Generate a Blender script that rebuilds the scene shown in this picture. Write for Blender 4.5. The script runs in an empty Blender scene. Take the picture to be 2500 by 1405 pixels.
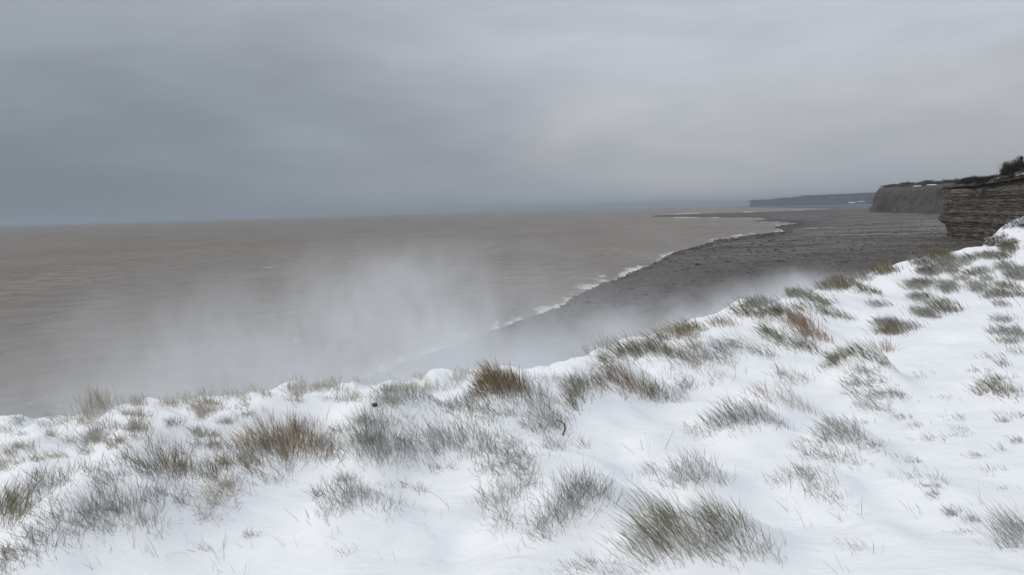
import bpy, math, random
import numpy as np
from mathutils import Matrix, Vector

random.seed(7)
RNG = np.random.default_rng(11)
S = bpy.context.scene
COL = S.collection

# ------------------------------------------------------------------ camera
F, CX, CY = 1667.0, 1250.0, 702.5
PITCH, ROLL = math.radians(6.38), math.atan(0.027)
fw = Vector((0, math.cos(PITCH), -math.sin(PITCH)))
r0 = Vector((1, 0, 0)); u0 = Vector((0, math.sin(PITCH), math.cos(PITCH)))
rt = r0 * math.cos(ROLL) - u0 * math.sin(ROLL)
up = u0 * math.cos(ROLL) + r0 * math.sin(ROLL)
cam_d = bpy.data.cameras.new('camera'); cam = bpy.data.objects.new('camera', cam_d); COL.objects.link(cam)
cam_d.sensor_width = 36.0; cam_d.lens = 36.0 * F / 2500.0
cam_d.clip_start = 0.05; cam_d.clip_end = 200000
M = Matrix.Identity(4)
for i in range(3):
    M[i][0] = rt[i]; M[i][1] = up[i]; M[i][2] = -fw[i]
cam.matrix_world = M
S.camera = cam

# ------------------------------------------------------------------ world, sun, exposure
SUN_AZ, SUN_EL = math.radians(-112), math.radians(33)      # azimuth from +Y towards +X
W = bpy.data.worlds.new('World'); S.world = W; W.use_nodes = True
nt = W.node_tree; nt.nodes.clear()


class NB:
    """small node-building helper"""
    def __init__(self, tree): self.t = tree
    def n(self, kind, **kw):
        nd = self.t.nodes.new(kind)
        ins = kw.pop('ins', {})
        for k, v in kw.items(): setattr(nd, k, v)
        for k, v in ins.items(): self.put(nd.inputs[k], v)
        return nd
    def put(self, sock, v):
        if isinstance(v, bpy.types.NodeSocket): self.t.links.new(v, sock)
        else: sock.default_value = v
    def math(self, op, a, b=0.0, c=0.0, clamp=False):
        nd = self.t.nodes.new('ShaderNodeMath'); nd.operation = op; nd.use_clamp = clamp
        self.put(nd.inputs[0], a); self.put(nd.inputs[1], b)
        if op in ('MULTIPLY_ADD', 'SMOOTH_MIN', 'SMOOTH_MAX'): self.put(nd.inputs[2], c)
        return nd.outputs[0]
    def mix(self, f, a, b):
        nd = self.t.nodes.new('ShaderNodeMix'); nd.data_type = 'RGBA'; nd.clamp_factor = True
        self.put(nd.inputs[0], f); self.put(nd.inputs[6], a); self.put(nd.inputs[7], b)
        return nd.outputs[2]
    def mr(self, v, a, b, c=0.0, d=1.0, smooth=True):
        nd = self.t.nodes.new('ShaderNodeMapRange')
        nd.interpolation_type = 'SMOOTHSTEP' if smooth else 'LINEAR'
        self.put(nd.inputs[0], v)
        for i, x in enumerate((a, b, c, d)): self.put(nd.inputs[1 + i], x)
        return nd.outputs[0]
    def noise(self, vec, scale, detail=4, rough=0.5, dist=0.0):
        nd = self.t.nodes.new('ShaderNodeTexNoise')
        self.put(nd.inputs['Vector'], vec); nd.inputs['Scale'].default_value = scale
        nd.inputs['Detail'].default_value = detail; nd.inputs['Roughness'].default_value = rough
        nd.inputs['Distortion'].default_value = dist
        return nd.outputs[0]
    def sep(self, v):
        nd = self.t.nodes.new('ShaderNodeSeparateXYZ'); self.put(nd.inputs[0], v); return nd.outputs
    def comb(self, x, y, z):
        nd = self.t.nodes.new('ShaderNodeCombineXYZ')
        for i, v in enumerate((x, y, z)): self.put(nd.inputs[i], v)
        return nd.outputs[0]
    def mapping(self, v, scale=(1, 1, 1), rot=(0, 0, 0), loc=(0, 0, 0)):
        nd = self.t.nodes.new('ShaderNodeMapping'); self.put(nd.inputs[0], v)
        nd.inputs['Scale'].default_value = scale; nd.inputs['Rotation'].default_value = rot
        nd.inputs['Location'].default_value = loc
        return nd.outputs[0]


b = NB(nt)
sky = b.n('ShaderNodeTexSky', sky_type='NISHITA', sun_disc=False, sun_elevation=SUN_EL, sun_rotation=SUN_AZ)
tc = b.n('ShaderNodeTexCoord')
dx, dy, dz = b.sep(tc.outputs['Generated'])
zz = b.math('ADD', b.math('ABSOLUTE', dz), 0.10)
px_ = b.math('DIVIDE', dx, zz); py_ = b.math('DIVIDE', dy, zz)
pl = b.comb(px_, py_, 0.0)
dv = b.comb(dx, dy, dz)
n1 = b.noise(b.mapping(dv, scale=(1.7, 1.7, 5.0), loc=(1.75, 0.4, 0.2)), 1.0, 4, 0.5, 0.3)
n2 = b.noise(b.mapping(dv, scale=(4.0, 4.0, 15.0), rot=(0.05, 0.08, 0), loc=(4.3, 2.4, 0.7)), 1.0, 4, 0.5, 0.5)
# overcast deck: brighter towards the zenith, a dark snow squall standing over the sea on the left
base = b.mr(dz, 0.0, 1.0, 0.47, 0.86, smooth=False)
az = b.math('ARCTAN2', dx, dy)
squall = b.math('MULTIPLY', b.mr(b.math('ADD', az, b.math('MULTIPLY', b.math('SUBTRACT', n1, 0.5), 0.5)), 0.30, -0.62), b.mr(dz, 0.50, 0.02))
lum = b.math('MULTIPLY', base, b.math('SUBTRACT', 1.0, b.math('MULTIPLY', squall, 0.56)))
var = b.math('ADD', b.math('MULTIPLY', b.math('SUBTRACT', n1, 0.5), 0.55), b.math('MULTIPLY', b.math('SUBTRACT', n2, 0.5), 0.36))
var = b.math('MULTIPLY', var, b.mr(dz, 0.0, 0.10, 0.25, 1.0))
lum = b.math('MULTIPLY', lum, b.math('ADD', 1.0, var))
lum = b.math('MAXIMUM', lum, 0.12)
warmf = b.mr(b.math('ADD', n2, b.mr(az, -0.2, 0.3, -0.1, 0.1)), 0.34, 0.74)
warmf = b.math('MULTIPLY', b.math('MULTIPLY', warmf, b.mr(dz, 0.22, 0.10)), b.mr(az, -0.25, 0.15))
tint = b.mix(b.math('MULTIPLY', squall, 0.8), (0.925, 0.985, 1.075, 1), (0.865, 0.985, 1.10, 1))
tint = b.mix(b.math('MULTIPLY', warmf, 0.5), tint, (1.03, 0.99, 0.985, 1))
vm = b.n('ShaderNodeVectorMath', operation='SCALE'); b.put(vm.inputs[0], tint); b.put(vm.inputs[3], b.math('MULTIPLY', lum, 10.0))
cl = b.mix(0.97, sky.outputs[0], vm.outputs[0])
bg = b.n('ShaderNodeBackground', ins={'Color': cl, 'Strength': 0.1})
wo = b.n('ShaderNodeOutputWorld', ins={'Surface': bg.outputs[0]})

sl = bpy.data.lights.new('sun', 'SUN'); sl.energy = 1.2; sl.angle = math.radians(16); sl.color = (1, 0.97, 0.93)
so = bpy.data.objects.new('sun', sl); COL.objects.link(so)
sdir = Vector((math.sin(SUN_AZ) * math.cos(SUN_EL), math.cos(SUN_AZ) * math.cos(SUN_EL), math.sin(SUN_EL)))
so.rotation_euler = sdir.to_track_quat('Z', 'Y').to_euler()
so.location = (-20, -30, 40)
vs = S.view_settings
vs.view_transform = 'Standard'; vs.look = 'None'; vs.gamma = 1.0; vs.use_curve_mapping = False
vs.exposure = 0.04
cy = S.cycles
cy.max_bounces = 8; cy.diffuse_bounces = 4; cy.volume_bounces = 2; cy.transparent_max_bounces = 8
cy.use_denoising = True
cy.use_adaptive_sampling = True; cy.adaptive_threshold = 0.025
cy.volume_step_rate = 1.0; cy.volume_max_steps = 256

# ------------------------------------------------------------------ helpers
SEA = -26.0


def ray(px, py):
    return fw * F + rt * (px - CX) + up * (CY - py)


def gp(px, py, z):
    """point on the level plane z seen at a place of the photograph"""
    d = ray(px, py); t = z / d.z
    return (d.x * t, d.y * t)


def at(px, py, depth):
    d = ray(px, py); t = depth / d.y
    return Vector((d.x * t, depth, d.z * t))


def _hash(ix, iy, seed):
    h = (ix.astype(np.int64) * 374761393 + iy.astype(np.int64) * 668265263 + seed * 1442695041) & 0xFFFFFFFF
    h = ((h ^ (h >> 13)) * 1274126177) & 0xFFFFFFFF
    return ((h ^ (h >> 16)) & 0xFFFF) / 65535.0


def vnoise(x, y, seed=0):
    ix = np.floor(x); iy = np.floor(y); fx = x - ix; fy = y - iy
    fx = fx * fx * fx * (fx * (fx * 6 - 15) + 10); fy = fy * fy * fy * (fy * (fy * 6 - 15) + 10)
    a = _hash(ix, iy, seed); bb = _hash(ix + 1, iy, seed); c = _hash(ix, iy + 1, seed); d = _hash(ix + 1, iy + 1, seed)
    return (a * (1 - fx) + bb * fx) * (1 - fy) + (c * (1 - fx) + d * fx) * fy - 0.5


def fbm(x, y, seed=0, octs=3):
    s = 0; a = 1.0
    for o in range(octs):
        s = s + a * vnoise(x * 2 ** o + o * 17.3, y * 2 ** o - o * 9.1, seed + o); a *= 0.5
    return s


def sstep(a, bb, x):
    t = np.clip((x - a) / (bb - a), 0, 1); return t * t * (3 - 2 * t)


def tag(o, label=None, cat=None, group=None, kind=None):
    if label: o['label'] = label
    if cat: o['category'] = cat
    if group: o['group'] = group
    if kind: o['kind'] = kind
    return o


def mesh_np(name, verts, faces, mat, parent=None, smooth=True, cols=None, attrs=None):
    """verts (n,3); faces: list of (m,k) int arrays"""
    me = bpy.data.meshes.new(name)
    verts = np.ascontiguousarray(verts, dtype=np.float32)
    me.vertices.add(len(verts)); me.vertices.foreach_set('co', verts.ravel())
    idx = np.concatenate([f.ravel() for f in faces]).astype(np.int32)
    tot = np.concatenate([np.full(len(f), f.shape[1]) for f in faces]).astype(np.int32)
    st = np.concatenate([[0], np.cumsum(tot)[:-1]]).astype(np.int32)
    me.loops.add(len(idx)); me.loops.foreach_set('vertex_index', idx)
    me.polygons.add(len(tot)); me.polygons.foreach_set('loop_start', st); me.polygons.foreach_set('loop_total', tot)
    me.polygons.foreach_set('use_smooth', np.full(len(tot), smooth))
    me.update(calc_edges=True)
    if cols is not None:
        ca = me.color_attributes.new('col', 'FLOAT_COLOR', 'POINT')
        c4 = np.ones((len(verts), 4), np.float32); c4[:, :3] = cols
        ca.data.foreach_set('color', c4.ravel())
    for k, v in (attrs or {}).items():
        at_ = me.attributes.new(k, 'FLOAT', 'POINT'); at_.data.foreach_set('value', np.ascontiguousarray(v, np.float32).ravel())
    me.materials.append(mat)
    o = bpy.data.objects.new(name, me); COL.objects.link(o)
    if parent is not None: o.parent = parent
    return o


def grid_faces(nr, nc):
    i = np.arange(nr * nc).reshape(nr, nc)
    return np.stack([i[:-1, :-1], i[:-1, 1:], i[1:, 1:], i[1:, :-1]], -1).reshape(-1, 4)


def material(name):
    m = bpy.data.materials.new(name); m.use_nodes = True
    t = m.node_tree; t.nodes.clear(); q = NB(t)
    out = q.n('ShaderNodeOutputMaterial')
    return m, q, out


def principled(q, out, color, rough=0.8, spec=0.3, normal=None, ior=1.45, sheen=0):
    p = q.n('ShaderNodeBsdfPrincipled')
    q.put(p.inputs['Base Color'], color); q.put(p.inputs['Roughness'], rough)
    q.put(p.inputs['Specular IOR Level'], spec); q.put(p.inputs['IOR'], ior)
    if normal is not None: q.put(p.inputs['Normal'], normal)
    q.t.links.new(p.outputs[0], out.inputs['Surface'])
    return p


def bump(q, h, strength, dist):
    nd = q.n('ShaderNodeBump', ins={'Height': h, 'Strength': strength, 'Distance': dist}); return nd.outputs[0]


# ------------------------------------------------------------------ materials
def mk_snow(name, dirty=0.0):
    m, q, out = material(name)
    g = q.n('ShaderNodeNewGeometry'); p = g.outputs['Position']
    a = q.noise(q.mapping(p, scale=(1.0, 2.2, 1)), 5.0, 5, 0.6)
    f = q.noise(p, 120.0, 3, 0.7)
    rip = q.noise(q.mapping(p, scale=(1.2, 5.0, 1), rot=(0, 0, 0.1)), 3.0, 3, 0.5)
    h = q.math('ADD', q.math('MULTIPLY', a, 0.6), q.math('ADD', q.math('MULTIPLY', f, 0.05), q.math('MULTIPLY', rip, 0.5)))
    c = q.mix(q.mr(a, 0.35, 0.7), (0.87, 0.872, 0.88, 1), (0.905, 0.905, 0.91, 1))
    if dirty:
        c = q.mix(q.math('MULTIPLY', q.mr(q.noise(p, 2.5, 6, 0.7), 0.50, 0.75), dirty), c, (0.30, 0.26, 0.20, 1))
    pr = principled(q, out, c, 0.75, 0.2, bump(q, h, 0.55, 0.05))
    pr.inputs['Subsurface Weight'].default_value = 0.0
    return m


def mk_col(name, rough=0.8, spec=0.2, trans=0.0):
    """colour carried by each blade or leaf itself"""
    m, q, out = material(name)
    a = q.n('ShaderNodeAttribute', attribute_name='col')
    p = principled(q, out, a.outputs['Color'], rough, spec)
    if trans:
        tr = q.n('ShaderNodeBsdfTranslucent', ins={'Color': a.outputs['Color']})
        mx = q.n('ShaderNodeMixShader', ins={0: trans, 1: p.outputs[0], 2: tr.outputs[0]})
        q.t.links.new(mx.outputs[0], out.inputs['Surface'])
    return m


def mk_rock(name, c1, c2, c3, scale=0.3, strata=2.0, bs=0.6, bd=0.6):
    m, q, out = material(name)
    p = q.n('ShaderNodeNewGeometry').outputs['Position']
    oi = q.n('ShaderNodeObjectInfo')
    n_ = q.noise(p, scale, 6, 0.65)
    st = q.noise(q.mapping(p, scale=(0.12, 0.12, strata)), 1.0, 4, 0.6)
    vert = q.noise(q.mapping(p, scale=(0.35, 0.35, 0.05)), 1.0, 4, 0.6)
    c = q.mix(q.mr(st, 0.35, 0.65), c1, c2)
    c = q.mix(q.mr(n_, 0.45, 0.72), c, c3)
    c = q.mix(q.math('MULTIPLY', q.mr(vert, 0.5, 0.75), 0.5), c, c1)
    hv = q.n('ShaderNodeHueSaturation', ins={'Color': c, 'Value': q.math('MULTIPLY_ADD', oi.outputs['Random'], 0.5, 0.75)})
    h = q.math('ADD', q.math('MULTIPLY', n_, 1.0), q.math('MULTIPLY', st, 0.8))
    principled(q, out, hv.outputs[0], 0.85, 0.25, bump(q, h, bs, bd))
    return m


M_SNOW = mk_snow('snow')
M_BLADE = mk_col('grass_blade', 0.6, 0.25, 0.15)
M_TWIG = mk_col('twig', 0.85, 0.1)
M_STONE = mk_rock('stone', (0.06, 0.058, 0.055, 1), (0.13, 0.12, 0.11, 1), (0.09, 0.083, 0.075, 1), 20, 20, 0.5, 0.02)
M_ROCK = mk_rock('limestone', (0.055, 0.048, 0.041, 1), (0.22, 0.185, 0.148, 1), (0.105, 0.09, 0.074, 1), 0.35, 1.6, 1.0, 0.8)
M_SHALE = mk_rock('shale', (0.05, 0.046, 0.042, 1), (0.10, 0.09, 0.078, 1), (0.07, 0.062, 0.055, 1), 0.5, 2.0)
M_FARROCK = mk_rock('far_cliff_rock', (0.040, 0.036, 0.034, 1), (0.105, 0.090, 0.074, 1), (0.062, 0.055, 0.048, 1), 0.03, 0.25, 0.5, 4.0)
M_BOULDER = mk_rock('boulder', (0.022, 0.019, 0.017, 1), (0.25, 0.215, 0.18, 1), (0.09, 0.08, 0.068, 1), 0.9, 0.3, 0.3, 0.2)


def mk_sea():
    m, q, out = material('muddy_sea_water')
    p = q.n('ShaderNodeNewGeometry').outputs['Position']
    fo = q.n('ShaderNodeAttribute', attribute_name='foam').outputs['Fac']
    big = q.noise(q.mapping(p, scale=(0.012, 0.005, 1), rot=(0, 0, 0.35)), 1.0, 4, 0.55)
    mid = q.noise(q.mapping(p, scale=(0.085, 0.10, 1), rot=(0, 0, 0.15)), 1.0, 5, 0.7)
    chop = q.noise(q.mapping(p, scale=(0.22, 0.5, 1), rot=(0, 0, 0.2)), 1.0, 4, 0.6)
    h = q.math('ADD', q.math('MULTIPLY', mid, 0.8), q.math('MULTIPLY', chop, 0.25))
    c = q.mix(q.mr(big, 0.35, 0.65), (0.182, 0.150, 0.118, 1), (0.230, 0.193, 0.155, 1))
    c = q.mix(q.mr(mid, 0.42, 0.62, 0.0, 0.75), c, (0.110, 0.090, 0.072, 1))
    # whitecaps
    wc = q.math('MULTIPLY', q.mr(q.noise(q.mapping(p, scale=(0.10, 0.055, 1), rot=(0, 0, 0.1), loc=(9, 3, 0)), 1.0, 4, 0.75), 0.64, 0.675), q.mr(big, 0.42, 0.56))
    # surf: broken lines of foam near the shore
    fn = q.noise(q.mapping(p, scale=(0.06, 0.035, 1), rot=(0, 0, -0.6)), 1.0, 6, 0.7, 0.8)
    fine = q.noise(q.mapping(p, scale=(0.5, 0.30, 1), rot=(0, 0, -0.6)), 1.0, 4, 0.7)
    th = q.math('SUBTRACT', 0.82, q.math('MULTIPLY', fo, 0.36))
    surf = q.mr(q.math('ADD', q.math('MULTIPLY', fn, 0.75), q.math('MULTIPLY', fine, 0.45)), th, q.math('ADD', th, 0.16))
    foam = q.math('MAXIMUM', q.math('MULTIPLY', wc, 0.7), surf)
    c = q.mix(foam, c, (0.62, 0.595, 0.56, 1))
    principled(q, out, c, q.math('MULTIPLY_ADD', foam, 0.3, 0.42), 0.22, bump(q, h, 0.7, 1.6), 1.33)
    return m


def mk_beach():
    m, q, out = material('shingle_beach')
    p = q.n('ShaderNodeNewGeometry').outputs['Position']
    wet = q.n('ShaderNodeAttribute', attribute_name='wet').outputs['Fac']
    dry = q.n('ShaderNodeAttribute', attribute_name='far').outputs['Fac']
    fine = q.noise(p, 0.9, 5, 0.75)
    v = q.n('ShaderNodeTexVoronoi', ins={'Vector': p, 'Scale': 0.7})
    mid = q.noise(p, 0.09, 6, 0.65)
    led = q.noise(q.mapping(p, scale=(0.010, 0.050, 1), rot=(0, 0, -0.30)), 1.0, 6, 0.65, 1.2)
    c = q.mix(q.mr(fine, 0.32, 0.70), (0.035, 0.030, 0.025, 1), (0.20, 0.172, 0.145, 1))
    c = q.mix(q.mr(q.noise(p, 0.28, 4, 0.7), 0.42, 0.60, 0.0, 0.7), c, (0.045, 0.040, 0.035, 1))
    c = q.mix(q.mr(mid, 0.40, 0.68, 0, 0.6), c, (0.135, 0.125, 0.112, 1))
    c = q.mix(q.math('MULTIPLY', q.mr(led, 0.44, 0.58), q.math('MULTIPLY', dry, 0.85)), c, (0.23, 0.215, 0.195, 1))
    c = q.mix(q.math('MULTIPLY', q.mr(led, 0.46, 0.36), q.math('MULTIPLY', dry, 0.8)), c, (0.04, 0.037, 0.035, 1))
    c = q.mix(q.math('MULTIPLY', wet, 0.72), c, (0.026, 0.024, 0.022, 1))
    h = q.math('ADD', fine, q.math('MULTIPLY', v.outputs['Distance'], 0.6))
    principled(q, out, c, q.math('SUBTRACT', 0.9, q.math('MULTIPLY', wet, 0.25)), 0.25, bump(q, h, 0.8, 0.5))
    return m


M_SEA = mk_sea(); M_BEACH = mk_beach()

# ------------------------------------------------------------------ clifftop snow ground
EX = np.array([-80, -40, -25, -14, -10, -7.6, -4.2, -1.6, 0.0, 1.4, 2.4, 3.7, 6.7, 8.7, 14.4, 19, 26, 45, 80, 140.])
EY = np.array([-60, -30, -13, 0, 6.0, 9.7, 11.2, 12.2, 12.3, 11.4, 10.3, 11.0, 13.9, 16.4, 22.3, 25.8, 29.8, 40, 58, 90.])


def edge_y(x):
    s = 0
    for k, w in ((-0.5, .25), (0, .5), (0.5, .25)): s = s + w * np.interp(x + k, EX, EY)
    return s + 0.35 * vnoise(x * 0.9, x * 0 + 3.3, 5)


T = [  # label, roots (px, py, radius), blades, length px, palette, lean, fan, mess
 ('large rust-tipped tussock bristling on the snow mound left of centre', [(560, 1135, 32), (605, 1105, 38), (655, 1085, 42), (710, 1082, 46), (765, 1100, 42), (700, 1120, 45), (620, 1150, 30), (800, 1120, 30)], 2200, 60, 'gold', .12, .5, .26),
 ('upright grey-green tussock just right of the rust-tipped one', [(912, 1070, 45), (885, 1105, 50), (945, 1110, 48), (920, 1130, 50)], 1050, 78, 'grey', .1, .4, .22),
 ('faded grass fringe hanging below the smooth snow lip at centre', [(1010, 1110, 35), (1070, 1100, 42), (1130, 1090, 42), (1190, 1100, 40)], 1500, 55, 'grey', .25, .2, .3),
 ('tangled grey grass mat running downhill right of the faded fringe', [(1240, 1110, 42), (1275, 1145, 48), (1295, 1185, 42), (1220, 1150, 40)], 1500, 46, 'grey', .2, .2, .6),
 ('rounded olive tussock on the left slope above the sprawling patch', [(345, 1150, 42), (400, 1150, 50), (440, 1165, 35)], 1000, 66, 'olive', .15, .4, .25),
 ('thin grey tuft between the left edge and the olive tussock', [(130, 1190, 40), (75, 1210, 36)], 480, 58, 'grey', -.1, .3, .3),
 ('small sparse tuft below the left snow crest', [(235, 1165, 30)], 170, 45, 'grey', .1, .3, .35),
 ('dark green tuft cut off by the left edge', [(10, 1255, 48), (40, 1270, 35)], 600, 80, 'green', -.5, .2, .22),
 ('wide sprawling brown-grey tussock in the left foreground', [(250, 1270, 55), (310, 1255, 58), (200, 1290, 45), (365, 1280, 40)], 1050, 74, 'grey', .1, .35, .28),
 ('dark flattened tuft in the lower left corner', [(95, 1335, 46), (150, 1315, 42), (45, 1370, 38)], 850, 55, 'dark', .3, .3, .45),
 ('pale matted grass swept flat below the rust-tipped tussock', [(535, 1225, 40), (500, 1255, 38), (560, 1195, 32)], 800, 62, 'straw', .5, .2, .7),
 ('small green tuft at the left foot of the rust-tipped tussock', [(508, 1168, 30), (530, 1150, 22)], 480, 42, 'green', .2, .35, .25),
 ('lone grey tuft on open snow in the lower left', [(830, 1235, 38), (875, 1225, 36), (800, 1252, 28), (945, 1250, 32)], 700, 58, 'grey', .1, .35, .35),
 ('tall brown-green tussock standing on the brink at centre', [(1210, 935, 36), (1180, 955, 34), (1250, 945, 38), (1225, 960, 40), (1280, 965, 25)], 2600, 52, 'rust', .35, .35, .2),
 ('frosted grey skirt of grass left of the tall brink tussock', [(1150, 985, 32), (1110, 1000, 32), (1080, 990, 26), (1150, 1010, 30)], 1100, 40, 'grey', .3, .2, .3),
 ('frosty tuft behind the smooth mound beside the dark hollow', [(955, 985, 34), (928, 988, 24), (1000, 975, 32), (1045, 972, 30)], 1000, 40, 'frost', .3, .3, .3),
 ('narrow pointed brown-green tuft right of the smooth white dome', [(1420, 945, 18), (1415, 975, 24), (1400, 995, 24)], 760, 46, 'olive', .2, .3, .22),
 ('rusty arching tussock just right of the narrow pointed tuft', [(1500, 932, 26), (1470, 948, 22), (1540, 948, 26), (1580, 963, 24)], 1300, 42, 'rust', .25, .35, .25),
 ('dense green tussock on the brink right of the white dome', [(1520, 868, 26), (1560, 868, 28), (1480, 882, 18), (1600, 858, 26), (1635, 868, 18)], 1700, 40, 'green', .55, .25, .2),
 ('grey wiry tuft above the lone curled stem', [(1335, 1025, 34), (1370, 1045, 28), (1300, 1050, 28)], 800, 44, 'grey', .3, .25, .4),
 ('dark grass in the hollow under the snow lip at centre', [(1200, 1022, 24), (1240, 1012, 22), (1170, 1030, 18)], 520, 30, 'dark', .3, .2, .3),
 ('large dark wiry tussock at bottom centre', [(1400, 1240, 50), (1430, 1205, 48), (1360, 1270, 46), (1320, 1305, 42), (1465, 1220, 34)], 1600, 78, 'dark', .1, .35, .38),
 ('thin curved tuft left of the large dark wiry tussock', [(1205, 1240, 32), (1225, 1280, 32), (1255, 1225, 24)], 560, 66, 'grey', .1, .3, .35),
 ('big green tussock with yellow-green heart at bottom right of centre', [(1620, 1325, 55), (1570, 1330, 46), (1655, 1300, 42), (1690, 1350, 46), (1600, 1370, 46)], 1500, 98, 'green', .5, .2, .2),
 ('tall grey-green tussock right of the big green one', [(1780, 1310, 46), (1740, 1340, 46), (1830, 1345, 34), (1745, 1275, 26)], 1100, 92, 'olive', .45, .25, .25),
 ('domed grey tuft above the two bottom tussocks', [(1690, 1170, 34), (1655, 1180, 32), (1720, 1172, 24), (1590, 1160, 22)], 850, 54, 'grey', .15, .35, .35),
 ('dark brown-grey tussock on open snow right of centre', [(1790, 1035, 38), (1830, 1030, 32), (1750, 1045, 28), (1868, 1030, 22)], 1200, 48, 'dark', .35, .25, .25),
 ('straw-tipped tuft with a tail of blades above the dark tussock', [(1850, 965, 20), (1880, 982, 22), (1930, 990, 24)], 460, 38, 'straw', .3, .25, .25),
 ('dark green comma-shaped tussock with a long drift tail', [(2045, 880, 20), (2080, 868, 22), (2030, 890, 12), (2115, 876, 16), (2150, 888, 14)], 1300, 32, 'green', .6, .2, .2),
 ('reddish-brown tuft leaning on the slope right of centre', [(1960, 800, 22), (1972, 820, 24), (1945, 790, 16)], 900, 44, 'red', .3, .2, .2),
 ('long green tuft swept below the reddish-brown one', [(1905, 835, 24), (1950, 850, 26), (1880, 815, 24)], 900, 36, 'green', .6, .2, .25),
 ('olive tussock on the rounded hump of the brink right of centre', [(1830, 752, 26), (1795, 762, 18), (1870, 768, 26), (1910, 768, 22)], 1200, 29, 'olive', .55, .2, .22),
 ('frosted tuft left of two swept patches on the brink slope', [(1700, 858, 28), (1730, 878, 28), (1680, 880, 24)], 800, 38, 'frost', .4, .25, .3),
 ('grey swept tuft between the frosted and the green one', [(1800, 850, 38), (1770, 868, 28)], 800, 36, 'grey', .5, .2, .3),
 ('dry brown tuft at the very brink above the frosted tuft', [(1640, 812, 26), (1615, 808, 18)], 650, 34, 'straw', .3, .25, .3),
 ('green tuft swept along the brink below the far rounded hump', [(1985, 735, 20), (2015, 745, 20), (2025, 768, 24), (1955, 758, 24)], 1100, 26, 'green', .6, .2, .2),
 ('bright olive tuft on the second far hump of the brink', [(2088, 694, 15), (2070, 702, 14), (2112, 710, 18)], 800, 21, 'green', .5, .25, .2),
 ('grey-green tuft capping the first far hump of the brink', [(2030, 690, 18), (2012, 694, 12)], 420, 18, 'grey', .5, .2, .2),
 ('brown-green tuft near the right edge beside the snowfield', [(2445, 960, 24), (2420, 948, 20), (2400, 958, 16)], 560, 38, 'olive', .5, .25, .25),
 ('rounded grey tuft on the snowfield right of bottom tussocks', [(2050, 1068, 32), (2080, 1078, 28), (2020, 1075, 24), (2110, 1092, 20)], 950, 48, 'grey', .35, .3, .25),
 ('swept grey tuft just below the rounded snowfield tuft', [(1975, 1110, 28), (2015, 1125, 26), (2060, 1125, 24)], 560, 42, 'grey', .35, .2, .3),
 ('low grey arc of grass below the swept snowfield tuft', [(1960, 1165, 32), (1925, 1175, 22), (1890, 1178, 16)], 420, 42, 'grey', .4, .2, .3),
 ('sparse upright blades under the low grey arc', [(1985, 1210, 34)], 260, 58, 'grey', .35, .2, .3),
 ('short brown strip of grass high on the open snowfield', [(2090, 922, 26), (2125, 925, 18)], 300, 22, 'dark', .6, .1, .2),
 ('brown-grey swept tuft at the middle of the snowfield', [(2150, 965, 26), (2185, 968, 22), (2080, 960, 22)], 480, 28, 'grey', .6, .15, .25),
 ('grey-green tuft below the brown-grey swept tuft', [(2110, 990, 24), (2140, 998, 22)], 400, 28, 'grey', .6, .15, .25),
 ('long-bladed tuft cut off by the lower right edge', [(2480, 1335, 32), (2500, 1305, 30)], 620, 92, 'grey', .5, .15, .22),
 ('grass mat cut off by the bottom edge left of the green tussock', [(1450, 1392, 55), (1395, 1402, 40)], 600, 46, 'grey', .3, .25, .45),
 ('very faint tuft almost buried in the right foreground snow', [(2250, 1172, 34), (2300, 1180, 24)], 170, 42, 'frost', .4, .2, .25),
 ('tiny tuft between the dark tussock and the comma-shaped one', [(1912, 922, 12)], 90, 30, 'dark', .4, .25, .3),
 ('tiny straw tuft low in the right foreground', [(2095, 1340, 20)], 130, 34, 'straw', .5, .2, .35),
 ('tiny dark tuft on empty snow toward the right edge', [(2362, 1058, 13)], 110, 20, 'dark', .6, .2, .2),
 ('reddish dead plant standing right above the comma-shaped tussock', [(2170, 858, 14)], 110, 42, 'red', .2, .4, .35),
 ('row of pale tall stems on the brink between dome and hump', [(1480, 852, 34), (1435, 866, 30)], 200, 50, 'straw', .25, .1, .12),
 ('tall straw clump on the lower misty slope at left', [(225, 1015, 34), (255, 1000, 32)], 620, 62, 'straw', .1, .3, .22),
 ('thin straw clump on the misty slope behind the smooth mound', [(510, 1005, 22), (495, 1015, 24)], 260, 48, 'straw', .1, .3, .25),
 ('pale brown clump lower on the misty slope at left', [(320, 1050, 26), (345, 1065, 26)], 420, 40, 'straw', .1, .3, .3),
 ('dim dark clump under the pale brown one on the left slope', [(205, 1085, 30), (235, 1075, 26)], 380, 34, 'grey', .2, .3, .35),
]
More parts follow.
